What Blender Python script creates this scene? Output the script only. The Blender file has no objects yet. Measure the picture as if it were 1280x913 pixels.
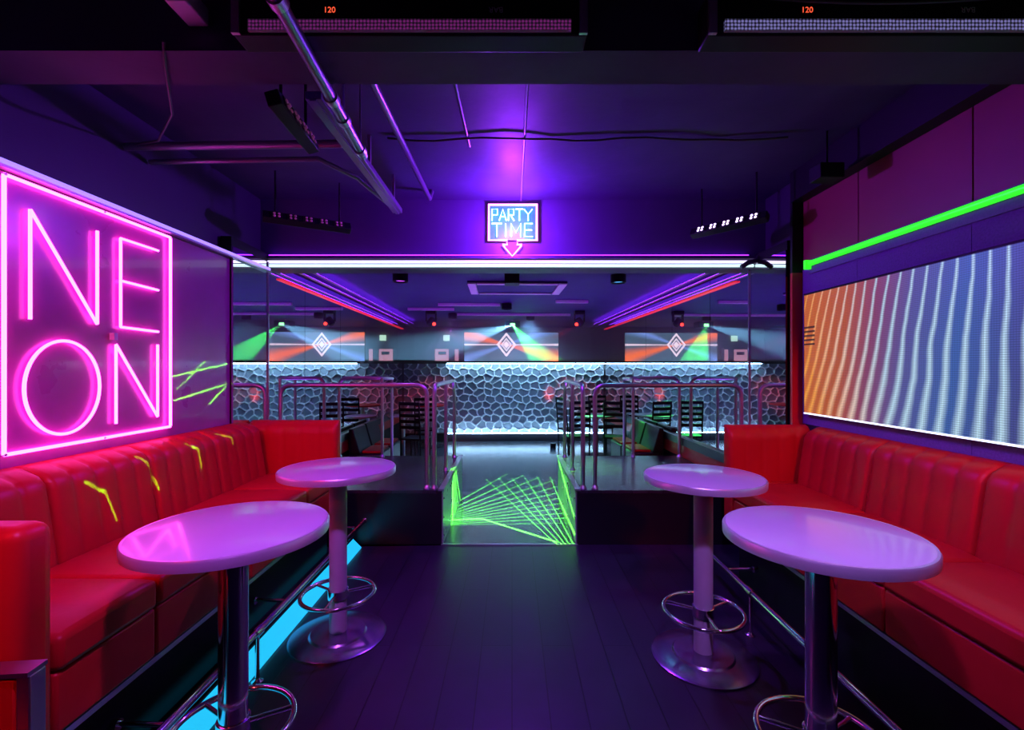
import bpy, bmesh, math, random
from mathutils import Vector, Matrix
random.seed(7)
sc = bpy.context.scene
COL = sc.collection
PI = math.pi

# ------------------------------------------------------------------ camera, world, exposure
F, CX, HY, H = 590.0, 640.0, 460.0, 1.65          # focal length in pixels, vanishing point, eye height
cam = bpy.data.objects.new('camera', bpy.data.cameras.new('camera'))
COL.objects.link(cam)
cam.location = (0, 0, H)
cam.rotation_euler = (PI / 2, 0, 0)
cam.data.sensor_width = 36.0
cam.data.lens = F / 1280 * 36.0
cam.data.shift_y = (HY - 456.5) / 1280
cam.data.clip_start = 0.02
sc.camera = cam
w = bpy.data.worlds.new('world'); sc.world = w; w.use_nodes = True
w.node_tree.nodes['Background'].inputs[0].default_value = (0.02, 0.005, 0.04, 1)
w.node_tree.nodes['Background'].inputs[1].default_value = 0.2
sc.view_settings.view_transform = 'Standard'
sc.view_settings.look = 'None'
sc.view_settings.exposure = 0.0
sc.view_settings.gamma = 1.0
sc.view_settings.use_curve_mapping = False
sc.cycles.use_denoising = True
sc.cycles.max_bounces = 10
sc.cycles.glossy_bounces = 6
sc.cycles.sample_clamp_indirect = 6.0
sc.cycles.caustics_reflective = False
sc.cycles.caustics_refractive = False

YAW = 0.028                                         # the far hall stands turned a little against the lounge
YB = 4.43                                           # where lounge and hall meet
DEEP = Matrix.Translation((0, YB, 0)) @ Matrix.Rotation(YAW, 4, 'Z') @ Matrix.Translation((0, -YB, 0))
XF = Matrix.Identity(4)

def at(px, py, Y):
    return Vector(((px - CX) / F * Y, Y, H + (HY - py) / F * Y))

# ------------------------------------------------------------------ materials
MATS = {}
def nodes_of(name):
    m = bpy.data.materials.new(name); m.use_nodes = True
    nt = m.node_tree
    return m, nt, nt.nodes['Principled BSDF']

def pmat(name, col, rough=0.5, metal=0.0, noise=0.0, scale=8.0, bump=0.0, coat=0.0, rvar=0.0, col2=None, spec=None):
    if name in MATS: return MATS[name]
    m, nt, b = nodes_of(name)
    b.inputs['Roughness'].default_value = rough
    b.inputs['Metallic'].default_value = metal
    if coat: b.inputs['Coat Weight'].default_value = coat; b.inputs['Coat Roughness'].default_value = 0.08
    if spec is not None: b.inputs['Specular IOR Level'].default_value = spec
    tc = nt.nodes.new('ShaderNodeTexCoord')
    nz = nt.nodes.new('ShaderNodeTexNoise'); nz.inputs['Scale'].default_value = scale; nz.inputs['Detail'].default_value = 5
    nt.links.new(tc.outputs['Object'], nz.inputs['Vector'])
    mx = nt.nodes.new('ShaderNodeMix'); mx.data_type = 'RGBA'
    c2 = col2 or tuple(max(0, c * (1 - noise)) for c in col)
    mx.inputs[6].default_value = (*col, 1); mx.inputs[7].default_value = (*c2, 1)
    nt.links.new(nz.outputs['Fac'], mx.inputs[0]); nt.links.new(mx.outputs[2], b.inputs['Base Color'])
    if rvar:
        mr = nt.nodes.new('ShaderNodeMapRange'); mr.inputs[3].default_value = max(0, rough - rvar); mr.inputs[4].default_value = rough + rvar
        nt.links.new(nz.outputs['Fac'], mr.inputs[0]); nt.links.new(mr.outputs[0], b.inputs['Roughness'])
    if bump:
        n2 = nt.nodes.new('ShaderNodeTexNoise'); n2.inputs['Scale'].default_value = scale * 6
        nt.links.new(tc.outputs['Object'], n2.inputs['Vector'])
        bp = nt.nodes.new('ShaderNodeBump'); bp.inputs['Strength'].default_value = bump; bp.inputs['Distance'].default_value = 0.01
        nt.links.new(n2.outputs['Fac'], bp.inputs['Height']); nt.links.new(bp.outputs[0], b.inputs['Normal'])
    MATS[name] = m
    return m

def emat(name, col, strength):
    if name in MATS: return MATS[name]
    m, nt, b = nodes_of(name)
    b.inputs['Base Color'].default_value = (*[min(1, c) for c in col], 1)
    b.inputs['Roughness'].default_value = 0.4
    b.inputs['Emission Color'].default_value = (*col, 1)
    b.inputs['Emission Strength'].default_value = strength
    MATS[name] = m
    return m

def mathn(nt, op, a, b=None, c=None):
    n = nt.nodes.new('ShaderNodeMath'); n.operation = op
    for i, v in enumerate((a, b, c)):
        if v is None: continue
        if isinstance(v, (int, float)): n.inputs[i].default_value = v
        else: nt.links.new(v, n.inputs[i])
    return n.outputs[0]

def plank_mat(name, col, col2, pw, pl, rough, along='Y'):
    m, nt, b = nodes_of(name)
    tc = nt.nodes.new('ShaderNodeTexCoord')
    mp = nt.nodes.new('ShaderNodeMapping')
    mp.inputs['Rotation'].default_value = (0, 0, PI / 2 if along == 'Y' else 0)
    nt.links.new(tc.outputs['Object'], mp.inputs[0])
    br = nt.nodes.new('ShaderNodeTexBrick')
    br.inputs['Scale'].default_value = 1.0; br.inputs['Brick Width'].default_value = pl; br.inputs['Row Height'].default_value = pw
    br.inputs['Mortar Size'].default_value = 0.003
    br.inputs['Color1'].default_value = (*col, 1); br.inputs['Color2'].default_value = (*col2, 1)
    br.inputs['Mortar'].default_value = (0.004, 0.004, 0.005, 1)
    nt.links.new(mp.outputs[0], br.inputs['Vector'])
    nz = nt.nodes.new('ShaderNodeTexNoise'); nz.inputs['Scale'].default_value = 5.0; nz.inputs['Detail'].default_value = 8
    nt.links.new(tc.outputs['Object'], nz.inputs['Vector'])
    mx = nt.nodes.new('ShaderNodeMix'); mx.data_type = 'RGBA'; mx.blend_type = 'MULTIPLY'; mx.inputs[0].default_value = 0.5
    nt.links.new(br.outputs['Color'], mx.inputs[6]); nt.links.new(nz.outputs['Fac'], mx.inputs[7])
    nt.links.new(mx.outputs[2], b.inputs['Base Color'])
    mr = nt.nodes.new('ShaderNodeMapRange'); mr.inputs[3].default_value = rough - 0.02; mr.inputs[4].default_value = rough + 0.03
    nt.links.new(nz.outputs['Fac'], mr.inputs[0]); nt.links.new(mr.outputs[0], b.inputs['Roughness'])
    bp = nt.nodes.new('ShaderNodeBump'); bp.inputs['Strength'].default_value = 0.25; bp.inputs['Distance'].default_value = 0.004; bp.invert = True
    nt.links.new(br.outputs['Fac'], bp.inputs['Height']); nt.links.new(bp.outputs[0], b.inputs['Normal'])
    return m

M = {}
M['floor'] = plank_mat('floor dark boards', (0.034, 0.026, 0.052), (0.028, 0.022, 0.044), 0.18, 1.4, 0.34)
M['hallfloor'] = plank_mat('hall floor', (0.045, 0.055, 0.075), (0.04, 0.048, 0.065), 0.6, 0.6, 0.24)
M['platform'] = plank_mat('platform boards', (0.05, 0.045, 0.05), (0.035, 0.03, 0.04), 0.14, 1.6, 0.25)
M['ceil'] = pmat('ceiling paint', (0.06, 0.042, 0.11), 0.55, noise=0.35, scale=3, bump=0.1, rvar=0.1, spec=0.2)
M['hallceil'] = pmat('hall ceiling', (0.06, 0.03, 0.17), 0.6, noise=0.3, scale=3, spec=0.1)
M['darkwall'] = pmat('dark wall paint', (0.03, 0.018, 0.052), 0.55, noise=0.3, scale=4, bump=0.05)
M['soffit'] = pmat('soffit paint', (0.08, 0.05, 0.14), 0.5, noise=0.3, scale=5)
M['lacquer'] = pmat('violet lacquer', (0.44, 0.05, 0.30), 0.30, noise=0.45, scale=2.5, coat=0.35, rvar=0.08)
M['maroon'] = pmat('red-lit board', (0.30, 0.03, 0.05), 0.5, noise=0.3, scale=3)  # red light falling on the boards is put into this colour
M['red_paint_and_light'] = pmat('red paint and light', (0.62, 0.02, 0.02), 0.4, noise=0.15, scale=4)  # own colour of skirt and table top; on the return, painted red light
M['violetpanel'] = pmat('violet flock panel', (0.26, 0.10, 0.46), 0.7, noise=0.6, scale=90, bump=0.4)
M['vinyl'] = pmat('red vinyl', (0.52, 0.012, 0.014), 0.40, noise=0.22, scale=5, bump=0.08, spec=0.25)
M['black'] = pmat('black paint', (0.010, 0.010, 0.013), 0.5, noise=0.3, scale=6, spec=0.2)
M['blackgloss'] = pmat('black gloss', (0.012, 0.012, 0.016), 0.3, noise=0.3, scale=4)
M['chrome'] = pmat('chrome', (0.85, 0.85, 0.88), 0.10, 1.0, noise=0.06, scale=12, rvar=0.04)
M['steel'] = pmat('brushed steel', (0.60, 0.56, 0.64), 0.34, 1.0, noise=0.08, scale=20, rvar=0.04)
M['passagesteel'] = pmat('passage steel', (0.42, 0.46, 0.46), 0.3, 0.45, noise=0.2, scale=6, rvar=0.08)
M['laminate'] = pmat('pale laminate', (0.72, 0.66, 0.74), 0.17, noise=0.12, scale=5, rvar=0.04, coat=0.3)
M['poststone'] = pmat('painted post', (0.55, 0.48, 0.56), 0.42, noise=0.2, scale=9)
M['mirror'] = pmat('mirror', (0.86, 0.86, 0.88), 0.015, 1.0, noise=0.01, scale=2)
M['wave'] = pmat('white relief panel', (0.86, 0.90, 0.92), 0.45, noise=0.08, scale=6)
M['waveshade'] = pmat('shaded relief field', (0.34, 0.39, 0.44), 0.45, noise=0.15, scale=6)  # darker copy of the relief white, imitating shade between lit ridges
M['greywall'] = pmat('grey wall', (0.25, 0.23, 0.25), 0.5, noise=0.2, scale=4)
M['glass'] = pmat('dark acrylic', (0.05, 0.01, 0.05), 0.05, noise=0.1)
M['cable'] = pmat('cable rubber', (0.03, 0.03, 0.035), 0.45, noise=0.2)
M['pipe'] = pmat('painted pipe', (0.22, 0.18, 0.28), 0.3, 0.5, noise=0.2, scale=10)
M['white'] = pmat('white enamel', (0.7, 0.7, 0.72), 0.4, noise=0.1)
M['pink'] = emat('pink neon', (1.0, 0.08, 0.76), 9.0)
M['pinkpale'] = emat('pale pink neon', (1.0, 0.22, 0.85), 4.5)
M['cyanneon'] = emat('cyan neon', (0.35, 0.95, 1.0), 2.2)
M['whiteled'] = emat('white led', (0.82, 0.74, 1.0), 1.35)
M['mintled'] = emat('mint led', (0.66, 0.98, 0.95), 1.25)
M['violetled'] = emat('violet led', (0.38, 0.25, 1.0), 1.25)
M['greenled'] = emat('green led', (0.03, 0.85, 0.02), 1.15)
M['cyanled'] = emat('cyan led', (0.01, 0.33, 0.56), 1.7)
M['redled'] = emat('red led', (1.0, 0.02, 0.05), 0.75)
M['uvglow'] = emat('added violet glow', (0.24, 0.02, 1.0), 20.0)
M['uvline'] = emat('violet up line', (0.25, 0.02, 1.0), 4.5)
M['icyled'] = emat('icy led', (0.36, 0.66, 1.0), 34.0)
M['lampdot'] = emat('lavender lamp', (0.75, 0.55, 1.0), 3.0)
M['deadlamp'] = emat('dim lamp', (0.45, 0.10, 0.30), 0.12)
M['digit'] = emat('red digits', (1.0, 0.10, 0.04), 1.2)
M['print'] = pmat('pale print', (0.6, 0.55, 0.65), 0.5)

# ------------------------------------------------------------------ mesh helpers
class MB:
    def __init__(s): s.v = []; s.f = []
    def add(s, vs, fs):
        o = len(s.v); s.v += [tuple(p) for p in vs]; s.f += [tuple(i + o for i in f) for f in fs]; return s
    def box(s, x0, x1, y0, y1, z0, z1):
        vs = [(x, y, z) for z in (z0, z1) for y in (y0, y1) for x in (x0, x1)]
        return s.add(vs, [(0, 2, 3, 1), (4, 5, 7, 6), (0, 1, 5, 4), (2, 6, 7, 3), (0, 4, 6, 2), (1, 3, 7, 5)])
    def tube(s, pts, r, n=10, closed=False, caps=True):
        P = [Vector(p) for p in pts]; k = len(P); vs = []; fs = []
        up = None
        for i in range(k):
            if closed: t = (P[(i + 1) % k] - P[i - 1])
            else: t = P[min(i + 1, k - 1)] - P[max(i - 1, 0)]
            if t.length < 1e-9: t = Vector((0, 0, 1))
            t.normalize()
            if up is None:
                a = Vector((0, 0, 1)) if abs(t.z) < 0.9 else Vector((1, 0, 0))
                up = (a - t * a.dot(t)).normalized()
            else:
                up = up - t * up.dot(t)
                if up.length < 1e-6: up = t.orthogonal()
                up.normalize()
            sd = t.cross(up)
            # mitre factor
            f = 1.0
            if 0 < i < k - 1 or closed:
                d1 = (P[i] - P[i - 1]).normalized()
                c = max(0.5, abs(d1.dot(t))); f = 1 / c
            rr = r[i] if isinstance(r, (list, tuple)) else r
            for j in range(n):
                a = 2 * PI * j / n
                vs.append(P[i] + (up * math.cos(a) + sd * math.sin(a)) * rr * (f if f < 1.3 else 1.0))
        for i in range(k if closed else k - 1):
            for j in range(n):
                a = i * n + j; b = i * n + (j + 1) % n
                c = ((i + 1) % k) * n + (j + 1) % n; d = ((i + 1) % k) * n + j
                fs.append((a, d, c, b))
        if not closed and caps:
            fs.append(tuple(range(n))); fs.append(tuple((k - 1) * n + j for j in reversed(range(n))))
        return s.add(vs, fs)
    def lathe(s, prof, n=40, c=(0, 0)):
        vs = []; fs = []
        for (r, z) in prof:
            for j in range(n):
                a = 2 * PI * j / n
                vs.append((c[0] + r * math.cos(a), c[1] + r * math.sin(a), z))
        k = len(prof)
        for i in range(k - 1):
            for j in range(n):
                fs.append((i * n + j, i * n + (j + 1) % n, (i + 1) * n + (j + 1) % n, (i + 1) * n + j))
        fs.append(tuple(reversed(range(n)))); fs.append(tuple((k - 1) * n + j for j in range(n)))
        return s.add(vs, fs)
    def prism(s, poly, axis, a, b):
        """poly: 2-D points; extruded along axis ('X','Y','Z') from a to b"""
        def p3(p, t):
            return {'X': (t, p[0], p[1]), 'Y': (p[0], t, p[1]), 'Z': (p[0], p[1], t)}[axis]
        n = len(poly)
        vs = [p3(p, a) for p in poly] + [p3(p, b) for p in poly]
        fs = [tuple(range(n)), tuple(reversed(range(n, 2 * n)))] + [(i, i + n, (i + 1) % n + n, (i + 1) % n) for i in range(n)]
        return s.add(vs, fs)
    def xform(s, m):
        s.v = [tuple(m @ Vector(p)) for p in s.v]; return s

def obj(name, mb, mat, parent=None, smooth=None, bevel=0.0, seg=2):
    me = bpy.data.meshes.new(name)
    me.from_pydata(mb.v, [], mb.f)
    bm = bmesh.new(); bm.from_mesh(me)
    bmesh.ops.recalc_face_normals(bm, faces=bm.faces)
    bm.to_mesh(me); bm.free()
    me.materials.append(M[mat] if isinstance(mat, str) else mat)
    if smooth is not None:
        for p in me.polygons: p.use_smooth = True
        try: me.set_sharp_from_angle(angle=math.radians(smooth))
        except Exception: pass
    o = bpy.data.objects.new(name, me); COL.objects.link(o)
    if parent is not None:
        o.parent = parent
    else:
        o.matrix_world = XF.copy()
    if bevel:
        bv = o.modifiers.new('bevel', 'BEVEL'); bv.width = bevel; bv.segments = seg; bv.limit_method = 'ANGLE'; bv.angle_limit = math.radians(40)
        for p in me.polygons: p.use_smooth = True
        me.set_sharp_from_angle(angle=math.radians(60))
    return o

def tag(o, label, cat, group=None):
    o['label'] = label; o['category'] = cat
    if group: o['group'] = group
    return o

def thing(name, label, cat, loc=(0, 0, 0), rz=0.0, group=None):
    o = bpy.data.objects.new(name, None); COL.objects.link(o)
    o.empty_display_size = 0.1
    o.matrix_world = XF @ Matrix.Translation(loc) @ Matrix.Rotation(rz, 4, 'Z')
    return tag(o, label, cat, group)

def struct(name, mb, mat, label=None, parent=None, **k):
    o = obj(name, mb, mat, parent, **k)
    if parent is None:
        o['kind'] = 'structure'
        if label: o['label'] = label
    return o

def copy_tree(o, parent=None):
    c = o.copy(); COL.objects.link(c)
    if parent is not None: c.parent = parent
    for ch in list(o.children): copy_tree(ch, c)
    return c

def arc(c, r, a0, a1, n, plane='XZ', y=0):
    out = []
    for i in range(n + 1):
        a = a0 + (a1 - a0) * i / n
        out.append((c[0] + r * math.cos(a), c[1] + r * math.sin(a)))
    return out

def fillet(pts, r, n=5):
    P = [Vector(p) for p in pts]; out = [P[0]]
    for i in range(1, len(P) - 1):
        a = (P[i - 1] - P[i]); b = (P[i + 1] - P[i])
        rr = min(r, a.length * 0.49, b.length * 0.49)
        p0 = P[i] + a.normalized() * rr; p1 = P[i] + b.normalized() * rr
        for k in range(n + 1):
            t = k / n
            out.append(p0 * (1 - t) ** 2 + P[i] * 2 * t * (1 - t) + p1 * t * t)
    out.append(P[-1])
    return out

def light(name, kind, loc, col, energy, parent=None, target=None, size=0.05, angle=60, blend=0.5):
    ld = bpy.data.lights.new(name, kind); ld.color = col; ld.energy = energy
    if kind in ('SPOT', 'POINT'): ld.shadow_soft_size = size
    if kind == 'SPOT': ld.spot_size = math.radians(angle); ld.spot_blend = blend
    o = bpy.data.objects.new(name, ld); COL.objects.link(o)
    loc = Vector(loc)
    m = Matrix.Translation(loc)
    if target is not None:
        m = m @ (Vector(target) - loc).to_track_quat('-Z', 'Y').to_matrix().to_4x4()
    o.matrix_world = m
    if parent is not None:
        bpy.context.view_layer.update()
        o.parent = parent; o.matrix_parent_inverse = parent.matrix_world.inverted()
    return o

# ------------------------------------------------------------------ the setting: lounge
ZC, ZH, ZS = 3.23, 2.69, 2.58     # ceiling of the lounge, ceiling of the hall, underside of the soffit
XL, XR = -2.36, 2.38
XM = 2.26                     # mirror planes of the hall
YN = -2.6
YMIR = 3.83

struct('floor', MB().box(XL - .1, XR + .1, YN - .1, 4.40, -0.12, 0), 'floor', 'dark glossy boarded floor')
struct('ceiling', MB().box(XL - .1, XR + .1, YN - .1, YB + .2, ZC, ZC + .1), 'ceil', 'dark painted ceiling')
struct('wall_behind', MB().box(XL - .1, XR + .1, YN - .1, YN, 0, ZC), 'darkwall', 'dark wall behind the lounge')
wl = struct('wall_left', MB().box(XL - .1, XL, YN, YB, 0, ZC), 'darkwall', 'dark violet side wall')
# lacquered panels standing proud of the wall
for (a, b) in ((YN, -0.62), (-0.615, 1.40), (1.405, YMIR)):
    o = obj('lacquer_panel', MB().box(XL, -2.27, a, b, 0.0, 2.53), 'lacquer', wl, bevel=0.004)
obj('panel_end_trim', MB().box(XL, -2.262, YMIR, YMIR + .012, 0.0, 2.53), 'steel', wl)
wr = struct('wall_right', MB().box(XR, XR + .1, YN, YB, 0, ZC), 'darkwall', 'side wall clad in boards coloured maroon for the red light on them, above a video screen')
seams = [YN, -1.0, 0.2, 1.35, 2.42, 3.22, YMIR]
for a, b in zip(seams[:-1], seams[1:]):
    obj('redlit_board', MB().box(XR - .02, XR, a, b - .006, 2.50, 2.99), 'maroon', wr, bevel=0.003)
    obj('flock_board', MB().box(XR - .025, XR, a, b - .003, 1.2, 2.44), 'violetpanel', wr)
struct('trim_6', MB().box(2.275, XR, YMIR, YMIR + .03, 0, 2.42), 'red_paint_and_light', 'return at the end of the screen wall, coloured red for the light on it')  # red light on the return is put into its colour
struct('trim_7', MB().box(2.275, XR, YMIR, YMIR + .03, 2.42, ZC), 'black', 'upper part of the same return, coloured black where the red light stops')  # unlit part of the return, its darkness put into the colour
struct('trim_1', MB().box(2.26, XR, YN, YMIR, 2.99, ZC), 'black', 'black boxed duct under the ceiling')
# cross beam
struct('trim_2', MB().box(XL, XR, 1.86, 2.08, 2.90, ZC), 'ceil', 'wide dark ceiling beam')
# soffit over the opening to the hall
struct('trim_3', MB().box(XL, XR, YB, YB + .22, ZS, ZC), 'soffit', 'dark violet soffit over the opening')
struct('trim_4', MB().box(XL, XR, YB - .05, YB, ZS + .085, ZS + .112), 'soffit', 'narrow ledge above the white light line')
tag(obj('violet_ledge_line', MB().box(XL + .1, 2.2, YB - .045, YB - .02, ZS + .113, ZS + .122), 'uvline'), 'thin violet light line on the soffit ledge under the arrow sign', 'light strip')
struct('trim_5', MB().box(-.66, .615, 4.385, 4.42, 0.0, .008), 'steel', 'metal threshold strip in the floor')

# ------------------------------------------------------------------ the setting: hall
XF = DEEP
YW, YE = 10.62, 12.1
struct('floor_hall', MB().box(-XM - .1, XM + .1, 4.40, YE + .1, -0.12, 0), 'hallfloor', 'glossy grey hall floor')
struct('ceiling_hall', MB().box(-XM - .1, XM + .1, YB + .23, YE + .1, ZH, ZH + .1), 'hallceil', 'low dark violet hall ceiling')
for s, nm in ((-1, 'wall_hall_left'), (1, 'wall_hall_right')):
    wo = struct(nm, MB().box(*(sorted((s * (XM + .014), s * (XM + .1)))), YMIR + .03, YE + .1, 0, ZH + .02), 'black', 'mirrored side wall of the hall')
    js = [YMIR + .03, 4.43, 5.27, 6.44, 7.6, 8.8, 10.0, YE]
    for a, b in zip(js[:-1], js[1:]):
        x0, x1 = sorted((s * XM, s * (XM + .014)))
        obj('mirror_pane', MB().box(x0, x1, a, b - .008, 0.76 if a > 4 else .9, ZH - .06), 'mirror', wo)
    x0, x1 = sorted((s * (XM - .01), s * (XM + .01)))
    obj('joint_strip', MB().box(x0, x1, 4.422, 4.436, .76, ZH - .06), 'steel', wo)
    x0, x1 = sorted((s * (XM - .05), s * (XM + .014)))
    obj('ledge', MB().box(x0, x1, 4.36, YE, .66, .755), 'blackgloss', wo)
    x0, x1 = sorted((s * (XM - .03), s * (XM + .014)))
    obj('red_skirt', MB().box(x0, x1, 4.36, YE, .50, .655), 'red_paint_and_light', wo)
    x0, x1 = sorted((s * (XM - .03), s * (XM + .0)))
    obj('red_light_line', MB().box(x0, x1, 4.66, YW - .1, ZH - .185, ZH - .171), 'redled', wo)
    for k, (zz, xx) in enumerate(((ZH - .05, .10), (ZH - .04, .22))):
        x0, x1 = sorted((s * (XM - xx), s * (XM - xx - .03)))
        obj('ceiling_batten', MB().box(x0, x1, 4.68, YW, zz - .03, zz - .022), 'pipe', wo)
        x0, x1 = sorted((s * (XM - xx - .008), s * (XM - xx - .022)))
        obj('added_batten_glow', MB().box(x0, x1, 4.70, YW - .02, zz - .021, zz - .017), 'uvglow', wo)  # hidden violet strip added above the batten to tint the hall ceiling
wb = struct('wall_hall_back', MB().box(-XM, XM, YE, YE + .1, 0, ZH), 'greywall', 'back wall of the hall')

# relief wall: each panel is a net of raised ridges
def relief_panel(x0, x1, z0, z1, seed):
    rnd = random.Random(99)
    pts = []
    cw, ch = 0.205, 0.150
    for j in range(-2, 14):
        for i in range(-14, 14):
            pts.append(((i + (j % 2) * .5 + rnd.uniform(-.22, .22)) * cw, (j + rnd.uniform(-.2, .2)) * ch))
    sel = [p for p in pts if x0 - .5 < p[0] < x1 + .5]
    nx = int((x1 - x0) / .0135); nz = int((z1 - z0) / .0125)
    vs = []; hs = []
    rows = {}
    for k in range(nz + 1):
        for i in range(nx + 1):
            x = x0 + (x1 - x0) * i / nx; z = z0 + (z1 - z0) * k / nz
            xx, zz = x + .02 * math.sin(z * 21), (z - z0) + .015 * math.sin(x * 17)
            cell = (int(xx / .2 + 50), int(zz / .2 + 5))
            near = rows.get(cell)
            if near is None:
                cx_, cz_ = (cell[0] - 50 + .5) * .2, (cell[1] - 5 + .5) * .2
                near = rows[cell] = [p for p in sel if abs(p[0] - cx_) < .42 and abs(p[1] - cz_) < .36]
            d1 = d2 = 9.0
            for p in near:
                q = (xx - p[0]) ** 2 + ((zz - p[1]) * 1.15) ** 2
                if q < d1: d1, d2 = q, d1
                elif q < d2: d2 = q
            e = math.sqrt(d2) - math.sqrt(d1)
            h = .034 * math.exp(-(e / .026) ** 2)
            hs.append(h); vs.append((x, YW - .012 - h, z))
    W = nx + 1
    lat, fld = [], []
    for k in range(nz):
        for i in range(nx):
            a = k * W + i
            q = (a, a + 1, a + W + 1, a + W)
            (lat if sum(hs[j] for j in q) > .050 else fld).append(q)
    def sub(fs):
        used = {}; nv = []; nf = []
        for f in fs:
            g_ = []
            for j in f:
                if j not in used: used[j] = len(nv); nv.append(vs[j])
                g_.append(used[j])
            nf.append(tuple(g_))
        return MB().add(nv, nf)
    return sub(fld), sub(lat)
wv = struct('wall_relief', MB().box(-XM, XM, YW, YW + .12, 0, 1.74), 'greywall', 'white relief panelled front wall of the raised booth')
edges = [-2.24, -1.27, -.42, .43, 1.28, 2.24]
for a, b in zip(edges[:-1], edges[1:]):
    f_, l_ = relief_panel(a + .002, b - .002, .20, 1.74, 1)
    rp = obj('relief_panel', f_, 'waveshade', wv, smooth=50)
    obj('lattice', l_, 'wave', rp, smooth=60)  # ridges coloured paler than the field to imitate grazing light
obj('base_board', MB().box(-XM, XM, YW - .05, YW, 0, .185), 'blackgloss', wv)
obj('coping', MB().box(-1.27, XM, YW - .22, YW + .12, 1.755, 1.785), 'black', wv)  # front overhang extended to shield the hall ceiling from the light line
XF = Matrix.Identity(4)

# ------------------------------------------------------------------ platforms
PZ = .51
def platform(name, x0, x1, label):
    t = thing(name, label, 'platform')
    obj('riser', MB().box(x0, x1, 4.40, 6.10, 0, PZ - .03), 'blackgloss', t)
    n = 8
    wdt = (6.115 - 4.39) / n
    for k in range(n):
        obj('deck_board', MB().box(x0 - .0, x1, 4.39 + k * wdt, 4.39 + (k + 1) * wdt - .004, PZ - .03, PZ), 'platform', t)
    xe = x1 if x0 < 0 else x0
    s = 1 if x0 < 0 else -1
    x0b, x1b = sorted((xe, xe + s * .012))
    for a, b in ((4.40, 4.97), (4.975, 5.53), (5.535, 6.10)):
        p = obj('steel_plate', MB().box(x0b, x1b, a, b, 0.0, PZ - .03), 'passagesteel', t)
        for zz in (.07, .24, .42):
            for yy in (a + .05, b - .05):
                sc_ = MB().lathe([(.001, 0), (.011, 0), (.009, .005), (.001, .006)], 8)
                sc_.xform(Matrix.Translation((xe + s * .012, yy, zz)) @ Matrix.Rotation(s * PI / 2, 4, 'Y'))
                obj('screw', sc_, 'chrome', p)
    x0c, x1c = sorted((xe - s * .03, xe + s * .022))
    obj('edge_trim', MB().box(x0c, x1c, 4.385, 6.11, PZ - .005, PZ + .012), 'steel', t)
    return t
platform('platform_deck', -2.20, -.655, 'dark raised platform deck beside the neon letter wall side of the walkway')
platform('platform_deck', .605, 2.155, 'dark raised platform deck on the video screen side of the walkway')

def rail(name, pts, posts, label, r=.021, group=None):
    t = thing(name, label, 'railing')
    obj('top_rail', MB().tube(fillet(pts, .11, 7), r, 12), 'steel', t, smooth=50)
    for (p, z0) in posts:
        obj('post', MB().tube([(p[0], p[1], z0), (p[0], p[1], p[2])], r * .95, 12), 'steel', t, smooth=50)
    ends = [pts[0], pts[-1]] + [(p[0], p[1], z0) for p, z0 in posts]
    for e in ends:
        if e[2] < PZ + .05:
            obj('flange', MB().lathe([(.033, e[2]), (.033, e[2] + .006), (.03, e[2] + .010), (.022, e[2] + .03)], 16, (e[0], e[1])), 'steel', t, smooth=40)
    return t
RT = 1.485
rail('guard_railing', [(-2.19, 4.47, PZ), (-2.19, 4.47, RT), (-.805, 4.47, RT), (-.805, 4.47, PZ)], [], 'tubular metal guard railing along the platform edge behind the red seat under the neon letters')
rail('guard_railing', [(.785, 4.47, PZ), (.785, 4.47, RT), (2.17, 4.47, RT), (2.17, 4.47, PZ)], [], 'tubular metal guard railing along the platform edge behind the red seat under the video screen')
rail('walkway_railing', [(-.735, 4.47, PZ), (-.735, 4.47, RT), (-.735, 5.95, RT), (-.735, 6.02, RT - .22), (-.735, 6.02, PZ)], [((-.735, 5.25, RT), PZ)], 'short three-post railing beside the walkway on the neon letter side')
rail('walkway_railing', [(.672, 4.47, PZ), (.672, 4.47, RT), (.672, 5.95, RT), (.672, 6.02, RT - .22), (.672, 6.02, PZ)], [((.672, 5.25, RT), PZ)], 'short three-post railing beside the walkway on the video screen side')
rail('step_railing', [(-2.21, 6.04, PZ), (-2.21, 6.04, 1.52), (-1.66, 6.04, 1.52), (-1.66, 6.56, 1.50)], [((-1.66, 6.04, 1.52), PZ), ((-1.66, 6.52, 1.50), 0.0)], 'bent metal handrail at the rear platform edge on the neon letter side')
rail('step_railing', [(2.14, 6.04, PZ), (2.14, 6.04, 1.52), (1.55, 6.04, 1.52), (1.55, 6.56, 1.50)], [((1.55, 6.04, 1.52), PZ), ((1.55, 6.52, 1.50), 0.0)], 'bent metal handrail at the rear platform edge on the video screen side')

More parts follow.
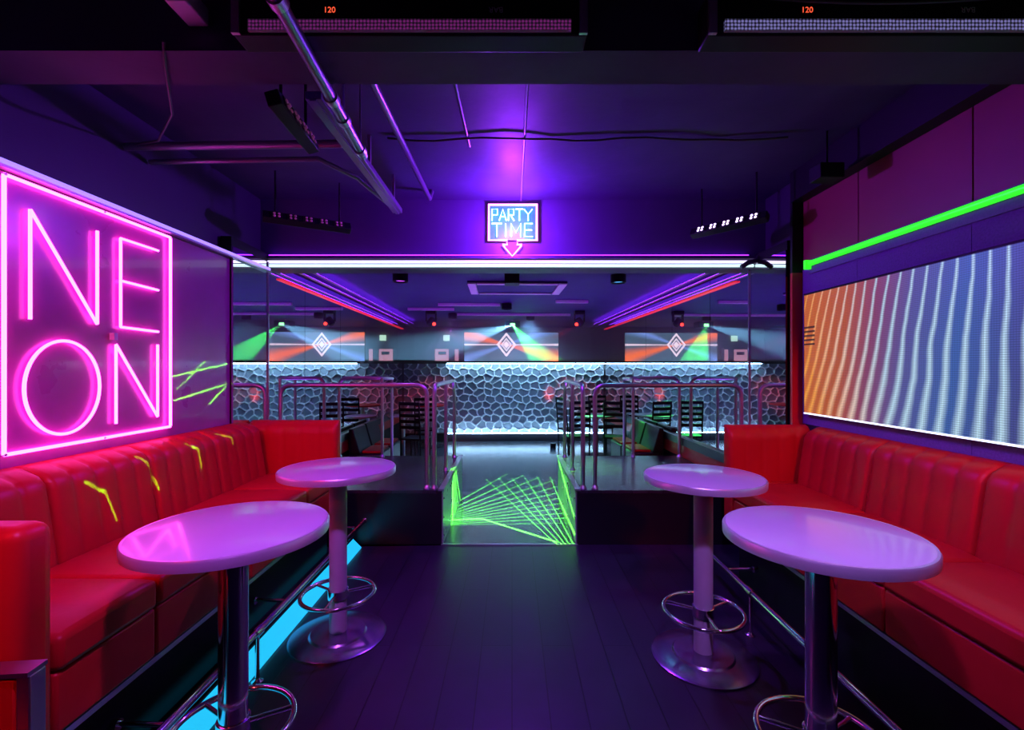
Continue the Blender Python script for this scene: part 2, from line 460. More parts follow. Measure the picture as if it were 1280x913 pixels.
# ------------------------------------------------------------------ banquettes
def back_panel(y0, y1, zb, zt, depth, flutes, lean=.07):
    """channelled back cushion in local coordinates: front faces +X, local y along the seat, thickness behind"""
    vs = []; fs = []
    nz = 12; n = flutes * 8
    for side in (0, 1):
        for k in range(nz + 1):
            t = k / nz
            z = zb + (zt - zb) * t
            edge = (1 - max(0, (t - .82) / .18) ** 2.2)            # rolls over at the top
            for i in range(n + 1):
                u = i / n; y = y0 + (y1 - y0) * u
                if side == 0:
                    fl = abs(math.sin(PI * flutes * u)) ** .4
                    e2 = min(1, min(u, 1 - u) * (y1 - y0) / .02); e2 = e2 ** .5
                    x = (depth * .66 + .008 * fl) * (0.35 + .65 * edge) * (.9 + .1 * e2) + lean * (1 - t) ** 1.0
                    zz = z - .008 * (1 - fl) * t
                else:
                    x = 0; zz = z
                vs.append((x, y, zz))
    W = n + 1; S = (nz + 1) * W
    for k in range(nz):
        for i in range(n):
            a = k * W + i
            fs.append((a, a + 1, a + W + 1, a + W)); fs.append((S + a, S + a + W, S + a + W + 1, S + a + 1))
    for i in range(n):
        fs.append((i, S + i, S + i + 1, i + 1)); a = nz * W + i
        fs.append((a, a + 1, S + a + 1, S + a))
    for k in range(nz):
        a = k * W; fs.append((a, a + W, S + a + W, S + a)); a = k * W + n
        fs.append((a, S + a, S + a + W, a + W))
    return MB().add(vs, fs)

def cushion(x0, x1, y0, y1, z0, z1, n=8, crown=.022):
    vs = []; fs = []
    for j in range(n + 1):
        for i in range(n + 1):
            u, v = i / n, j / n
            c = (1 - (2 * u - 1) ** 6) * (1 - (2 * v - 1) ** 6)
            vs.append((x0 + (x1 - x0) * u, y0 + (y1 - y0) * v, z1 - crown + crown * (c ** .5)))
    b = len(vs)
    W = n + 1
    for j in range(n):
        for i in range(n): a = j * W + i; fs.append((a, a + 1, a + W + 1, a + W))
    ring = [i for i in range(W)] + [j * W + n for j in range(1, W)] + [n * W + i for i in range(n - 1, -1, -1)] + [j * W for j in range(n - 1, 0, -1)]
    for r in ring: vs.append((vs[r][0], vs[r][1], z0))
    k = len(ring)
    for i in range(k): fs.append((ring[i], b + i, b + (i + 1) % k, ring[(i + 1) % k]))
    fs.append(tuple(range(b, b + k)))
    return MB().add(vs, fs)

def banquette(label, s, xwall, xback, xfront, y0, y1, cuts, arm):
    """s=+1: seat looks towards +X (wall on the -X side)"""
    t = thing('banquette', label, 'sofa')
    T = Matrix.Translation((xwall, 0, 0)) if s > 0 else Matrix.Translation((xwall, 0, 0)) @ Matrix.Diagonal((-1, 1, 1, 1))
    db, df = abs(xback - xwall), abs(xfront - xwall)
    SZ, BT = .79, 1.20
    def add(nm, mb, mat='vinyl', **k):
        return obj(nm, mb.xform(T), mat, t, **k)
    add('plinth', MB().box(.02, df - .10, y0 + .03, y1 + .10, 0.0, .43), 'black')
    add('kick_trim', MB().box(df - .06, df - .015, y0, y1 + .12, .415, .438), 'steel')
    ya, yb = (y0 + .14 if arm else y0), y1
    ys = [ya] + cuts + [yb]
    for a, b in zip(ys[:-1], ys[1:]):
        add('front_panel', MB().box(.02, df - .012, a + .003, b - .003, .44, .645), bevel=.012, seg=3)
        add('seat_cushion', cushion(db - .04, df, a + .003, b - .003, .648, SZ), bevel=.022, seg=3)
    nb = max(2, round((yb - ya) / .62))
    for k in range(nb):
        a = ya + (yb - ya) * k / nb; b = ya + (yb - ya) * (k + 1) / nb
        add('back_cushion', back_panel(a + .002, b - .002, SZ - .03, BT, db - .03, 5), smooth=60)
    # end return facing the room, channelled too
    n = 3
    wds = (df - .02) / n
    ret = MB()
    flutes = 5
    p = back_panel(0, df - .03, SZ - .06, BT, .14, flutes, lean=0)
    p.xform(Matrix(((0, 1, 0, .03), (-1, 0, 0, y1 + .14), (0, 0, 1, 0), (0, 0, 0, 1))))
    add('end_return', p, smooth=60)
    add('end_return_base', MB().box(.02, df - .002, y1 + .02, y1 + .145, .44, SZ - .02), bevel=.012, seg=3)
    add('end_return_frame', MB().box(.02, df - .003, y1 + .11, y1 + .15, .44, BT - .012), bevel=.01, seg=3)
    if arm:
        add('arm', MB().box(.02, df + .005, y0, y0 + .135, .44, 1.165), bevel=.045, seg=5)
    return t
banquette('long red vinyl banquette with channelled back below the pink neon letters', 1, -2.265, -2.0, -1.48, 1.40, 3.93, [1.98, 2.70, 3.42], True)
banquette('long red vinyl banquette with channelled back below the lit video screen', -1, 2.355, 2.14, 1.68, .70, 3.60, [1.42, 2.15, 2.88], True)

# ------------------------------------------------------------------ foot rails
def foot_rail(x, y0, y1, posts, side, label):
    t = thing('foot_rail', label, 'foot rail')
    z = .265
    obj('bar', MB().tube([(x, y0, z), (x, y1, z)], .019, 14), 'chrome', t, smooth=50)
    obj('end_ball', MB().lathe([(.001, -.026), (.016, -.021), (.025, -.008), (.025, .008), (.016, .021), (.001, .026)], 14).xform(Matrix.Translation((x, y1, z))), 'chrome', t, smooth=60)
    for y in posts:
        p = obj('post', MB().tube([(x, y, 0), (x, y, z)], .011, 10), 'chrome', t, smooth=50)
        obj('foot_flange', MB().lathe([(.030, 0), (.030, .005), (.018, .012), (.012, .02)], 14, (x, y)), 'chrome', p, smooth=40)
        obj('collar', MB().tube([(x, y - .03, z), (x, y + .03, z)], .026, 14), 'chrome', p, smooth=50)
        br = obj('wall_bracket', MB().tube([(x, y + .33, z), (x + side * .21, y + .33, z + .005)], .010, 10), 'chrome', t, smooth=50)
        obj('bracket_cap', MB().tube([(x + side * .185, y + .33, z), (x + side * .212, y + .33, z)], .022, 12), 'chrome', br, smooth=50)
    return t
foot_rail(-1.337, 1.36, 4.28, [1.5, 2.477, 3.75], -1, 'chrome foot rail in front of the banquette below the neon letters')
foot_rail(1.47, .55, 3.75, [1.35, 2.91], 1, 'chrome foot rail in front of the banquette below the video screen')
cy = thing('cyan_light_strip', 'cyan light strip along the floor under the banquette below the neon letters', 'light strip')
obj('diffuser', MB().prism([(-1.462, .008), (-1.462, .105), (-1.372, .014), (-1.372, .008)], 'Y', 1.2, 4.30), 'cyanled', cy)
obj('added_hood', MB().box(-1.53, -1.43, 1.2, 4.30, .108, .12), 'black', cy)  # added to keep the cyan light off the plinth

# ------------------------------------------------------------------ tables
def bar_table(x, y, r, post, label, rb=.285):
    t = thing('bar_table', label, 'table', (x, y, 0), 0)
    top = obj('table_top', MB().lathe([(r - .02, 1.0), (r - .004, 1.0), (r - .004, 1.036), (r - .012, 1.038), (.001, 1.038)], 72), 'laminate', t, smooth=40)
    obj('edge_band', MB().lathe([(r - .006, .998), (r + .002, 1.0), (r + .003, 1.03), (r - .002, 1.0375), (r - .006, 1.0375)], 72), pmat('pale metal edge', (.75, .68, .76), .32, .55, noise=.1), top, smooth=50)
    obj('mount_plate', MB().lathe([(.001, .985), (.14, .985), (.14, 1.0), (.001, 1.0)], 30), 'black', t, smooth=40)
    obj('post', MB().lathe([(.001, .02), (.052, .02), (.052, .99), (.001, .99)], 32), post, t, smooth=40)
    obj('base', MB().lathe([(rb, 0), (rb, .010), (rb - .012, .016), (.17, .024), (.16, .034), (.06, .040), (.001, .040)], 64), pmat('satin base', (.34, .29, .42), .26, .9, noise=.15, scale=9), t, smooth=40)
    fr = obj('foot_ring', MB().tube([(.215 * math.cos(a * PI / 24), .215 * math.sin(a * PI / 24), .265) for a in range(48)], .0125, 10, closed=True), 'chrome', t, smooth=60)
    obj('ring_collar', MB().lathe([(.054, .235), (.060, .238), (.060, .292), (.054, .295)], 32), 'chrome', fr, smooth=40)
    for k in range(3):
        a = 2 * PI * k / 3 + .5
        obj('spoke', MB().tube([(.055 * math.cos(a), .055 * math.sin(a), .265), (.21 * math.cos(a), .21 * math.sin(a), .265)], .009, 8), 'chrome', fr, smooth=60)
    return t
bar_table(-1.08, 1.83, .345, 'chrome', 'round lilac bar table on a chrome post facing the neon letters', .27)
bar_table(-1.068, 2.90, .342, 'poststone', 'round lilac bar table on a matte post by the seat end under the neon letters')
bar_table(1.155, 1.765, .335, 'chrome', 'round lilac bar table on a chrome post facing the video screen', .27)
bar_table(1.09, 2.69, .325, 'poststone', 'round lilac bar table on a matte post by the seat end under the video screen')

# low red chair by the banquette arm
t = thing('low_chair', 'red vinyl chair with flat metal uprights beside the banquette arm', 'chair', (-1.44, 1.12, 0), 0.10)
obj('back_pad', MB().box(-.24, .155, .10, .15, .46, .84), 'vinyl', t, bevel=.012)
obj('back_cap', MB().box(-.25, .185, .095, .155, .84, .852), 'steel', t)
for x in (-.24, .168):
    obj('upright', MB().box(x - .016, x + .018, .10, .15, 0, .84), 'steel', t, bevel=.004)
    obj('front_leg', MB().box(x - .015, x + .015, -.32, -.29, 0, .43), 'steel', t)
obj('seat', MB().box(-.25, .18, -.33, .10, .43, .49), 'vinyl', t, bevel=.02, seg=3)

# ------------------------------------------------------------------ the pink neon sign
def wpt(px, py, X=-2.250):
    Y = X * F / (px - CX)
    return Vector((X, Y, H + (HY - py) / F * Y))
sign = thing('neon_sign', 'large pink neon sign in a square frame reading NE over ON', 'neon sign', (-2.250, 2.5, 1.27))
def in_sign(o):
    o.parent = sign; o.matrix_parent_inverse = Matrix.Translation((-2.250, 2.5, 1.27)).inverted(); return o
def neon(name, polys, mat='pink', r=.0075, parent_fn=in_sign):
    mb = MB()
    for poly in polys: mb.tube(poly, r, 8)
    o = obj(name, mb, mat); o.matrix_world = Matrix.Identity(4)
    return parent_fn(o)
y0, y1 = wpt(5, 218).y, wpt(213, 297).y
zt = (wpt(5, 218).z + wpt(213, 297).z) / 2; zb = (wpt(3, 570).z + wpt(213, 533).z) / 2
X = -2.250
for nm, a, b in (('frame_tube', (y0, zt), (y1, zt)), ('frame_tube', (y1, zt), (y1, zb)), ('frame_tube', (y1, zb), (y0, zb)), ('frame_tube', (y0, zb), (y0, zt))):
    neon(nm, [[(X, a[0], a[1]), (X, b[0], b[1])]], r=.0085)
N1a, N1b, N1c, N1d = wpt(37.7, 261.8), wpt(37.7, 399.3), wpt(121.5, 405.5), wpt(121.5, 288.7)
neon('letter_tube', [[N1b, N1a], [N1a, N1c], [N1c, N1d]])
Ea, Eb = wpt(150.7, 298), wpt(150.7, 409)
neon('letter_tube', [[Ea, Eb], [Ea, wpt(197.8, 313.6)], [wpt(150.7, 351), wpt(197.8, 363)], [Eb, wpt(197.8, 415)]])
oc = wpt(80, 484.5); oy0, oy1 = wpt(30, 480).y, wpt(124.5, 480).y
yc, ry = (oy0 + oy1) / 2, (oy1 - oy0) / 2
ztop = wpt(75, 426).z; zbot = wpt(75, 543.5).z
ring = [(X, yc + ry * math.cos(a * PI / 30), (ztop + zbot) / 2 + (ztop - zbot) / 2 * math.sin(a * PI / 30)) for a in range(60)]
mbO = MB().tube(ring, .0075, 8, closed=True)
in_sign(obj('letter_tube', mbO, 'pink'))
Na, Nb, Nc, Nd = wpt(145, 431), wpt(145, 530), wpt(197, 521), wpt(197, 431)
neon('letter_tube', [[Nb, Na], [Na, Nc], [Nc, Nd]])
for k, (yy, zz) in enumerate([(y0, zt), (y1, zt), (y1, zb), (y0, zb), ((y0 + y1) / 2, zt), ((y0 + y1) / 2, zb)]):
    in_sign(obj('standoff', MB().tube([(-2.27, yy, zz), (-2.24, yy, zz)], .006, 8), 'steel'))
in_sign(obj('connector', MB().box(-2.268, -2.24, wpt(143, 421).y - .012, wpt(143, 421).y + .012, wpt(143, 421).z - .02, wpt(143, 421).z + .02), 'white'))

# wall-top light lines
tag(obj('violet_light_line', MB().box(-2.275, -2.235, YN + .2, YB - .06, 2.545, 2.572), 'violetled'), 'violet light line along the top of the lacquered wall', 'light strip')
obj('channel', MB().box(-2.345, -2.225, YN + .2, YB - .06, 2.531, 2.544), 'steel', bpy.data.objects['violet_light_line'])
g = thing('green_light_tube', 'green light tube running above the video screen', 'light tube')
obj('diffuser', MB().tube([(2.335, -.6, 2.468), (2.335, 3.70, 2.468)], .021, 12), 'greenled', g, smooth=50)
obj('end_cap', MB().box(2.30, 2.352, 3.70, 3.725, 2.425, 2.495), 'greenled', g)
obj('backing', MB().box(2.346, 2.353, -.6, 3.72, 2.39, 2.50), 'violetpanel', g)
for nm, zz, mt in (('upper', ZS + .058, 'whiteled'), ('lower', ZS + .022, 'mintled')):
    tag(obj('white_light_tube', MB().tube([(XL + .08, YB - .03, zz), (2.25, YB - .03, zz)], .0135, 10), mt, smooth=50),
        ('pale lavender' if nm == 'upper' else 'pale mint') + ' light tube, ' + nm + ' of the pair on the soffit under the arrow sign', 'light tube')
tag(obj('cable_wrap', MB().tube([(2.12, YB - .065, ZS + .0), (2.18, YB - .07, ZS + .04), (2.26, YB - .07, ZS + .06), (2.30, YB - .06, ZS + .12)], .022, 8), 'cable', smooth=60), 'dark bundled cable over the end of the white light tubes', 'cable')

# ------------------------------------------------------------------ video screen
def screen_mat():
    m, nt, b = nodes_of('video screen'); L = nt.links
    tc = nt.nodes.new('ShaderNodeTexCoord'); sp = nt.nodes.new('ShaderNodeSeparateXYZ')
    L.new(tc.outputs['Object'], sp.inputs[0])
    Yc, Zc = sp.outputs[1], sp.outputs[2]        # object coordinates = place in the room
    v = mathn(nt, 'DIVIDE', mathn(nt, 'SUBTRACT', Zc, 1.30), .92)          # 0 bottom .. 1 top
    u = mathn(nt, 'SUBTRACT', 3.73, Yc)                                      # 0 at the far end, metres
    # slanted folds: phase shifts with height, slant fades towards the near end
    sl = mathn(nt, 'MAXIMUM', mathn(nt, 'SUBTRACT', .34, mathn(nt, 'MULTIPLY', u, .20)), 0.0)
    nz = nt.nodes.new('ShaderNodeTexNoise'); nz.inputs['Scale'].default_value = 2.1; nz.inputs['Detail'].default_value = 3
    L.new(tc.outputs['Object'], nz.inputs['Vector'])
    wob = mathn(nt, 'MULTIPLY', mathn(nt, 'SUBTRACT', nz.outputs['Fac'], .5), .06)
    ph = mathn(nt, 'ADD', mathn(nt, 'ADD', u, mathn(nt, 'MULTIPLY', mathn(nt, 'SUBTRACT', 1.0, v), sl)), wob)
    ph = mathn(nt, 'DIVIDE', ph, .088)
    fr = mathn(nt, 'FRACT', ph)
    # thin bright crest that widens to the bottom
    wd = mathn(nt, 'ADD', .15, mathn(nt, 'MULTIPLY', mathn(nt, 'SUBTRACT', 1.0, v), .26))
    crest = mathn(nt, 'SUBTRACT', 1.0, mathn(nt, 'DIVIDE', mathn(nt, 'ABSOLUTE', mathn(nt, 'SUBTRACT', fr, .5)), wd))
    crest = mathn(nt, 'MAXIMUM', crest, 0.0)
    crest = mathn(nt, 'POWER', crest, 1.2)
    base = nt.nodes.new('ShaderNodeValToRGB'); cr = base.color_ramp
    L.new(mathn(nt, 'DIVIDE', mathn(nt, 'ADD', u, mathn(nt, 'MULTIPLY', v, -.15)), 1.6), base.inputs[0])
    cr.elements[0].position = 0.0; cr.elements[0].color = (.62, .13, .015, 1)
    cr.elements[1].position = 1.0; cr.elements[1].color = (.06, .07, .26, 1)
    for p, c in ((.22, (.50, .10, .03, 1)), (.38, (.26, .06, .14, 1)), (.55, (.10, .10, .33, 1)), (.75, (.045, .13, .42, 1))):
        e = cr.elements.new(p); e.color = c
    top = nt.nodes.new('ShaderNodeValToRGB'); cr = top.color_ramp
    L.new(mathn(nt, 'DIVIDE', mathn(nt, 'SUBTRACT', u, mathn(nt, 'MULTIPLY', mathn(nt, 'SUBTRACT', 1.0, v), .12)), 1.2), top.inputs[0])
    cr.elements[0].position = 0.02; cr.elements[0].color = (1.0, .42, .06, 1)
    cr.elements[1].position = .62; cr.elements[1].color = (.55, .80, .95, 1)
    e = cr.elements.new(.3); e.color = (.95, .66, .50, 1)
    mx = nt.nodes.new('ShaderNodeMix'); mx.data_type = 'RGBA'
    L.new(crest, mx.inputs[0]); L.new(base.outputs[0], mx.inputs[6]); L.new(top.outputs[0], mx.inputs[7])
    # pixel lattice
    gx = mathn(nt, 'FRACT', mathn(nt, 'DIVIDE', Yc, .0125)); gz = mathn(nt, 'FRACT', mathn(nt, 'DIVIDE', Zc, .0115))
    dx = mathn(nt, 'SUBTRACT', 1.0, mathn(nt, 'MULTIPLY', mathn(nt, 'GREATER_THAN', gx, .78), .3))
    dz = mathn(nt, 'SUBTRACT', 1.0, mathn(nt, 'MULTIPLY', mathn(nt, 'GREATER_THAN', gz, .74), .45))
    # dead rows at the far end
    dead = mathn(nt, 'MULTIPLY', mathn(nt, 'LESS_THAN', u, .13), mathn(nt, 'LESS_THAN', mathn(nt, 'ABSOLUTE', mathn(nt, 'SUBTRACT', v, .66)), .09))
    dead = mathn(nt, 'MULTIPLY', dead, mathn(nt, 'LESS_THAN', mathn(nt, 'FRACT', mathn(nt, 'MULTIPLY', v, 28)), .45))
    line = mathn(nt, 'LESS_THAN', v, .012)
    stren = mathn(nt, 'MULTIPLY', mathn(nt, 'MULTIPLY', dx, dz), mathn(nt, 'SUBTRACT', 1.0, mathn(nt, 'MULTIPLY', dead, .9)))
    b.inputs['Base Color'].default_value = (.01, .01, .012, 1); b.inputs['Roughness'].default_value = .45
    L.new(mx.outputs[2], b.inputs['Emission Color'])
    L.new(mathn(nt, 'MULTIPLY', stren, 0.95), b.inputs['Emission Strength'])
    return m
scr = thing('video_screen', 'wide video screen on the wall showing slanting orange and blue light folds', 'screen')
obj('housing', MB().box(2.315, 2.354, 1.18, 3.745, 1.285, 2.235), 'black', scr)
obj('display', MB().box(2.309, 2.3145, 1.19, 3.73, 1.30, 2.22), screen_mat(), scr)
obj('lower_light_edge', MB().box(2.305, 2.3145, 1.19, 3.73, 1.288, 1.298), emat('screen edge', (.75, .85, 1.0), 1.6), scr)

# ------------------------------------------------------------------ PARTY TIME sign
YS = YB - .045
ps = thing('arrow_sign', 'small square neon sign with a downward arrow reading PARTY TIME on the soffit', 'neon sign', (0, YS, 2.7))
def in_ps(o):
    o.parent = ps; o.matrix_parent_inverse = Matrix.Translation((0, YS, 2.7)).inverted(); return o
def sp(px, py, d=0.0): 
    p = at(px, py, YS); return Vector((p.x, YS - d, p.z))
def pneon(name, polys, mat, r, d=0.0):
    mb = MB()
    for poly in polys: mb.tube([sp(a, b, d) for a, b in poly], r, 8)
    return in_ps(obj(name, mb, mat))
pb = MB(); a, b = sp(611, 256), sp(671, 300)
in_ps(obj('backing_board', MB().box(a.x, b.x, YS + .008, YS + .016, b.z, a.z), pmat('sign board', (.03, .62, .75), .4, noise=.6, scale=9), None))
pneon('frame_tube', [[(628, 306), (634, 306), (634, 300.5), (611, 300.5), (611, 256), (671, 256), (671, 300.5), (646.5, 300.5), (646.5, 306), (652.5, 306)]], 'pinkpale', .0105)
pneon('arrow_tube', [[(629, 307), (640.3, 320.5), (652, 307)]], 'pinkpale', .0085)
ltr = {'P': [[(0, 1), (0, 0), (.9, 0), (.9, .5), (0, .5)]], 'A': [[(0, 1), (.5, 0), (1, 1)], [(.2, .65), (.8, .65)]],
       'R': [[(0, 1), (0, 0), (.9, 0), (.9, .5), (0, .5)], [(.35, .5), (.95, 1)]], 'T': [[(0, 0), (1, 0)], [(.5, 0), (.5, 1)]],
       'Y': [[(0, 0), (.5, .45), (1, 0)], [(.5, .45), (.5, 1)]], 'I': [[(.5, 0), (.5, 1)]],
       'M': [[(0, 1), (0, 0), (.5, .7), (1, 0), (1, 1)]], 'E': [[(1, 0), (0, 0), (0, 1), (1, 1)], [(0, .5), (.9, .5)]]}
def word(txt, xs, wds, y0, y1):
    for ch, x, wd in zip(txt, xs, wds):
        pneon('letter_tube', [[(x + wd * p[0], y0 + (y1 - y0) * p[1]) for p in poly] for poly in ltr[ch]], 'cyanneon', .0062, .012)
word('PARTY', [615, 624, 635.5, 644.5, 655], [7.5, 9, 7.5, 9.5, 10.5], 262, 276.5)
word('TIME', [614.5, 630.5, 639, 656], [13, 3, 12, 10], 280, 296.5)
light('sign_glow', 'POINT', (0, YS - .30, 2.90), (.26, .02, 1.0), 135, ps, size=.05)  # unseen point lamps added for the sign's halo on ceiling and soffit
light('sign_glow_pink', 'POINT', (0, YS - .14, 2.78), (1.0, .06, .75), 1.3, ps, size=.06)

# ------------------------------------------------------------------ overhead things
def dmx_bar(x0, x1, label, tint, digx, nmx):
    t = thing('grille_light_bar', label, 'light bar')
    yb_, z0, z1 = 1.80, 2.89, 2.96
    obj('housing', MB().box(x0 - .06, x1 + .06, yb_ - .04, 1.858, z0, 3.05), 'black', t, bevel=.006)
    # perforated grille: material shows the round holes, the face is a shallow convex strip
    m, nt, b = nodes_of('grille ' + tint[0]); L = nt.links
    tc = nt.nodes.new('ShaderNodeTexCoord')
    vo = nt.nodes.new('ShaderNodeTexVoronoi'); vo.inputs['Scale'].default_value = 75; vo.inputs['Randomness'].default_value = 0.12
    L.new(tc.outputs['Object'], vo.inputs['Vector'])
    cr = nt.nodes.new('ShaderNodeValToRGB'); L.new(vo.outputs['Distance'], cr.inputs[0])
    cr.color_ramp.elements[0].position = .25; cr.color_ramp.elements[0].color = (*tint[1], 1)
    cr.color_ramp.elements[1].position = .5; cr.color_ramp.elements[1].color = (.01, .01, .015, 1)
    L.new(cr.outputs[0], b.inputs['Emission Color']); b.inputs['Emission Strength'].default_value = tint[2]
    b.inputs['Base Color'].default_value = (.3, .3, .32, 1); b.inputs['Roughness'].default_value = .4
    obj('grille', MB().box(x0, x1, yb_ - .052, yb_ - .0405, 2.900, 2.943), m, t)
    for xx in (x0 - .06, x1 + .03):
        obj('end_bracket', MB().box(xx, xx + .03, yb_ - .055, yb_ - .041, z0, 3.04), 'steel', t)
    def txt(body, x, z, size, mat, rot, nm):
        cu = bpy.data.curves.new(nm, 'FONT'); cu.body = body; cu.size = size; cu.align_x = 'CENTER'; cu.extrude = .0005
        o = bpy.data.objects.new(nm, cu); COL.objects.link(o); cu.materials.append(M[mat])
        o.matrix_world = Matrix.Translation((x, yb_ - .0412, z)) @ Matrix.Rotation(rot, 4, 'Y') @ Matrix.Rotation(PI / 2, 4, 'X')
        o.parent = t
        bpy.context.view_layer.update()
        me = bpy.data.meshes.new_from_object(o.evaluated_get(bpy.context.evaluated_depsgraph_get())); me.name = nm
        mw = o.matrix_world.copy(); bpy.data.objects.remove(o)
        o2 = bpy.data.objects.new(nm, me); COL.objects.link(o2); o2.parent = t; o2.matrix_world = mw
    txt('120', digx, 2.975, .030, 'digit', 0, 'digit_display')
    txt('BAR', nmx, 2.995, .030, 'print', PI, 'printed_name')
    return t
dmx_bar(-.98, .22, 'long grille light bar glowing magenta on the ceiling beam', ('magenta', (.40, .035, .36), .32), -.68, -.06)
dmx_bar(.79, 1.97, 'long grille light bar glowing pale blue on the ceiling beam', ('blue', (.40, .36, .95), .42), 1.10, 1.70)
tag(obj('pale_box', MB().box(-1.27, -1.19, 1.72, 1.855, 2.99, 3.06), 'white', bevel=.006), 'small pale junction box on the ceiling beam', 'box')

def led_bar(name, p0, p1, z, mat, label, n=5, tilt=-.5):
    p0, p1 = Vector((*p0, z)), Vector((*p1, z)); d = (p1 - p0); Ln = d.length
    t = thing(name, label, 'light bar', (p0 + p1) / 2, math.atan2(d.y, d.x))
    R = Matrix.Rotation(tilt, 4, 'X')
    obj('housing', MB().box(-Ln / 2 - .04, Ln / 2 + .04, -.015, .05, -.035, .035).xform(R), 'black', t, bevel=.005)
    for k in range(n):
        x = -Ln / 2 + Ln * (k + .5) / n
        pod = obj('lamp_pod', MB().box(x - .042, x + .042, -.019, -.0145, -.031, .031).xform(R), 'blackgloss', t)
        for i in (-1, 1):
            for j in (-1, 1):
                q = MB().lathe([(.001, 0), (.011, .001), (.008, .006), (.001, .008)], 10)
                q.xform(R @ Matrix.Translation((x + i * .017, -.019, j * .014)) @ Matrix.Rotation(PI / 2, 4, 'X'))
                obj('lamp_lens', q, mat, pod)
    for xx in (-Ln / 2 + .05, Ln / 2 - .05):
        obj('hanger', MB().tube([(xx, .02, .03), (xx, .02, ZC - z)], .008, 8), 'black', t)
    return t
led_bar('pod_light_bar', (1.63, 4.20), (1.99, 3.76), 2.86, 'lampdot', 'light bar of five lit lavender lamp pods under the ceiling')
led_bar('pod_light_bar', (-1.93, 3.74), (-1.42, 4.04), 2.86, 'deadlamp', 'dark light bar of five dim lamp pods above the neon letter wall end')
led_bar('pod_light_bar', (-1.06, 2.16), (-1.08, 2.56), 2.87, 'deadlamp', 'dark light bar with dim lamp pods beside the chrome ceiling tube', 4, -.3)

def pipe(name, pts, r, mat, label, cat='pipe', group=None):
    return tag(obj(name, MB().tube(pts, r, 12), mat, smooth=60), label, cat, group)
c1 = thing('chrome_tube', 'thick chrome tube clamped beneath the ceiling beam', 'pipe')
obj('tube', MB().tube([(-.735, 1.0, 2.86), (-.847, 2.69, 2.86)], .026, 14), pmat('violet steel tube', (.30, .26, .40), .3, 1.0, noise=.1), c1, smooth=60)
for yy in (1.55, 2.12, 2.3, 2.62):
    cxx = -.735 - .112 * (yy - 1) / 1.69
    obj('clamp', MB().tube([(cxx, yy - .02, 2.86), (cxx, yy + .02, 2.86)], .033, 14), 'steel', c1, smooth=60)
    obj('clamp_bolt', MB().tube([(cxx, yy, 2.86), (cxx, yy, 3.24)], .007, 8), 'steel', c1, smooth=60)
c2 = thing('ceiling_track', 'flat dark metal track under the ceiling ending at the soffit', 'track')
obj('channel', MB().box(-1.01, -.93, 2.30, 4.0, 2.96, 3.0), 'pipe', c2, bevel=.004)
obj('channel_lip', MB().box(-.985, -.955, 2.30, 4.0, 2.952, 2.96), 'pipe', c2)
for yy in (2.5, 3.2, 3.85):
    obj('hanger', MB().box(-.98, -.96, yy, yy + .02, 3.0, ZC), 'steel', c2)
pipe('conduit', [(-.715, 2.09, 3.12), (-.715, 4.10, 3.12), (-.715, 4.20, 3.22)], .020, 'pipe', 'thin violet-lit conduit under the ceiling left of the arrow sign'.replace('left of', 'beside'))
pipe('cross_pipe', [(-2.34, 2.86, 2.99), (-.92, 2.86, 3.01)], .024, 'pipe', 'horizontal pipe under the ceiling above the neon letters')
pipe('cross_pipe', [(-2.34, 3.05, 2.98), (-1.25, 3.05, 3.0), (-1.10, 3.35, 3.0), (-1.0, 4.05, 3.0)], .016, 'pipe', 'thin bent pipe running behind the horizontal pipe under the ceiling')
pipe('hanging_cable', [(-1.355, 1.835, 2.92), (-1.40, 1.9, 2.885), (-1.62, 2.25, 2.86), (-1.95, 2.6, 2.90), (-2.25, 2.82, 2.985)], .006, 'cable', 'thin cable sagging from the ceiling beam to the horizontal pipe', 'cable')
pipe('ceiling_conduit', [(.085, 2.08, ZC - .008), (.085, YB, ZC - .008)], .008, 'pipe', 'slim conduit fixed along the ceiling towards the arrow sign')
pipe('ceiling_conduit', [(-.32, 2.08, ZC - .008), (-.30, 3.35, ZC - .008)], .007, 'pipe', 'short slim conduit fixed to the ceiling beside the long conduit')
pipe('ceiling_cable', [(-.85 + i * .16, 3.22 + .02 * math.sin(i), ZC - .012 - .012 * abs(math.sin(i * .9))) for i in range(18)], .007, 'cable', 'black cable draped across the ceiling between pipes and duct', 'cable')
pipe('bar_cable', [(.62 + i * .12, 1.72, 3.03 - .05 * math.sin(PI * i / 12)) for i in range(13)], .006, 'cable', 'loose cable hanging above the pale blue grille light bar', 'cable')

def par_can(loc, target, col, energy, label, angle=50, blend=.7, lens=None, size=.06):
    loc = Vector(loc)
    q = (Vector(target) - loc).to_track_quat('-Z', 'Y').to_matrix().to_4x4()
    t = thing('par_lamp', label, 'stage lamp', loc)
    obj('can', MB().lathe([(.045, .16), (.085, .13), (.09, -.02), (.094, -.03), (.088, -.032), (.082, .0)], 24).xform(q), 'black', t, smooth=40)
    obj('lens', MB().lathe([(.001, -.005), (.08, 0), (.08, .004), (.001, .004)], 24).xform(q), lens or emat('lens %.2f %.2f %.2f' % col, col, 2.0), t, smooth=40)
    top = ZC - loc.z
    obj('yoke', MB().tube(fillet([(-.1, 0, .05), (-.1, 0, .18), (.1, 0, .18), (.1, 0, .05)], .04), .008, 8), 'black', t)
    obj('hanger', MB().tube([(0, 0, .18), (0, 0, top)], .012, 8), 'black', t)
    dirv = (Vector(target) - loc).normalized()
    light('par_beam', 'SPOT', loc + dirv * .045, col, energy, t, target, size, angle, blend)
    return t
VIO = (.42, .12, 1.0); RED = (1.0, .02, .015); MAG = (1.0, .06, .55)
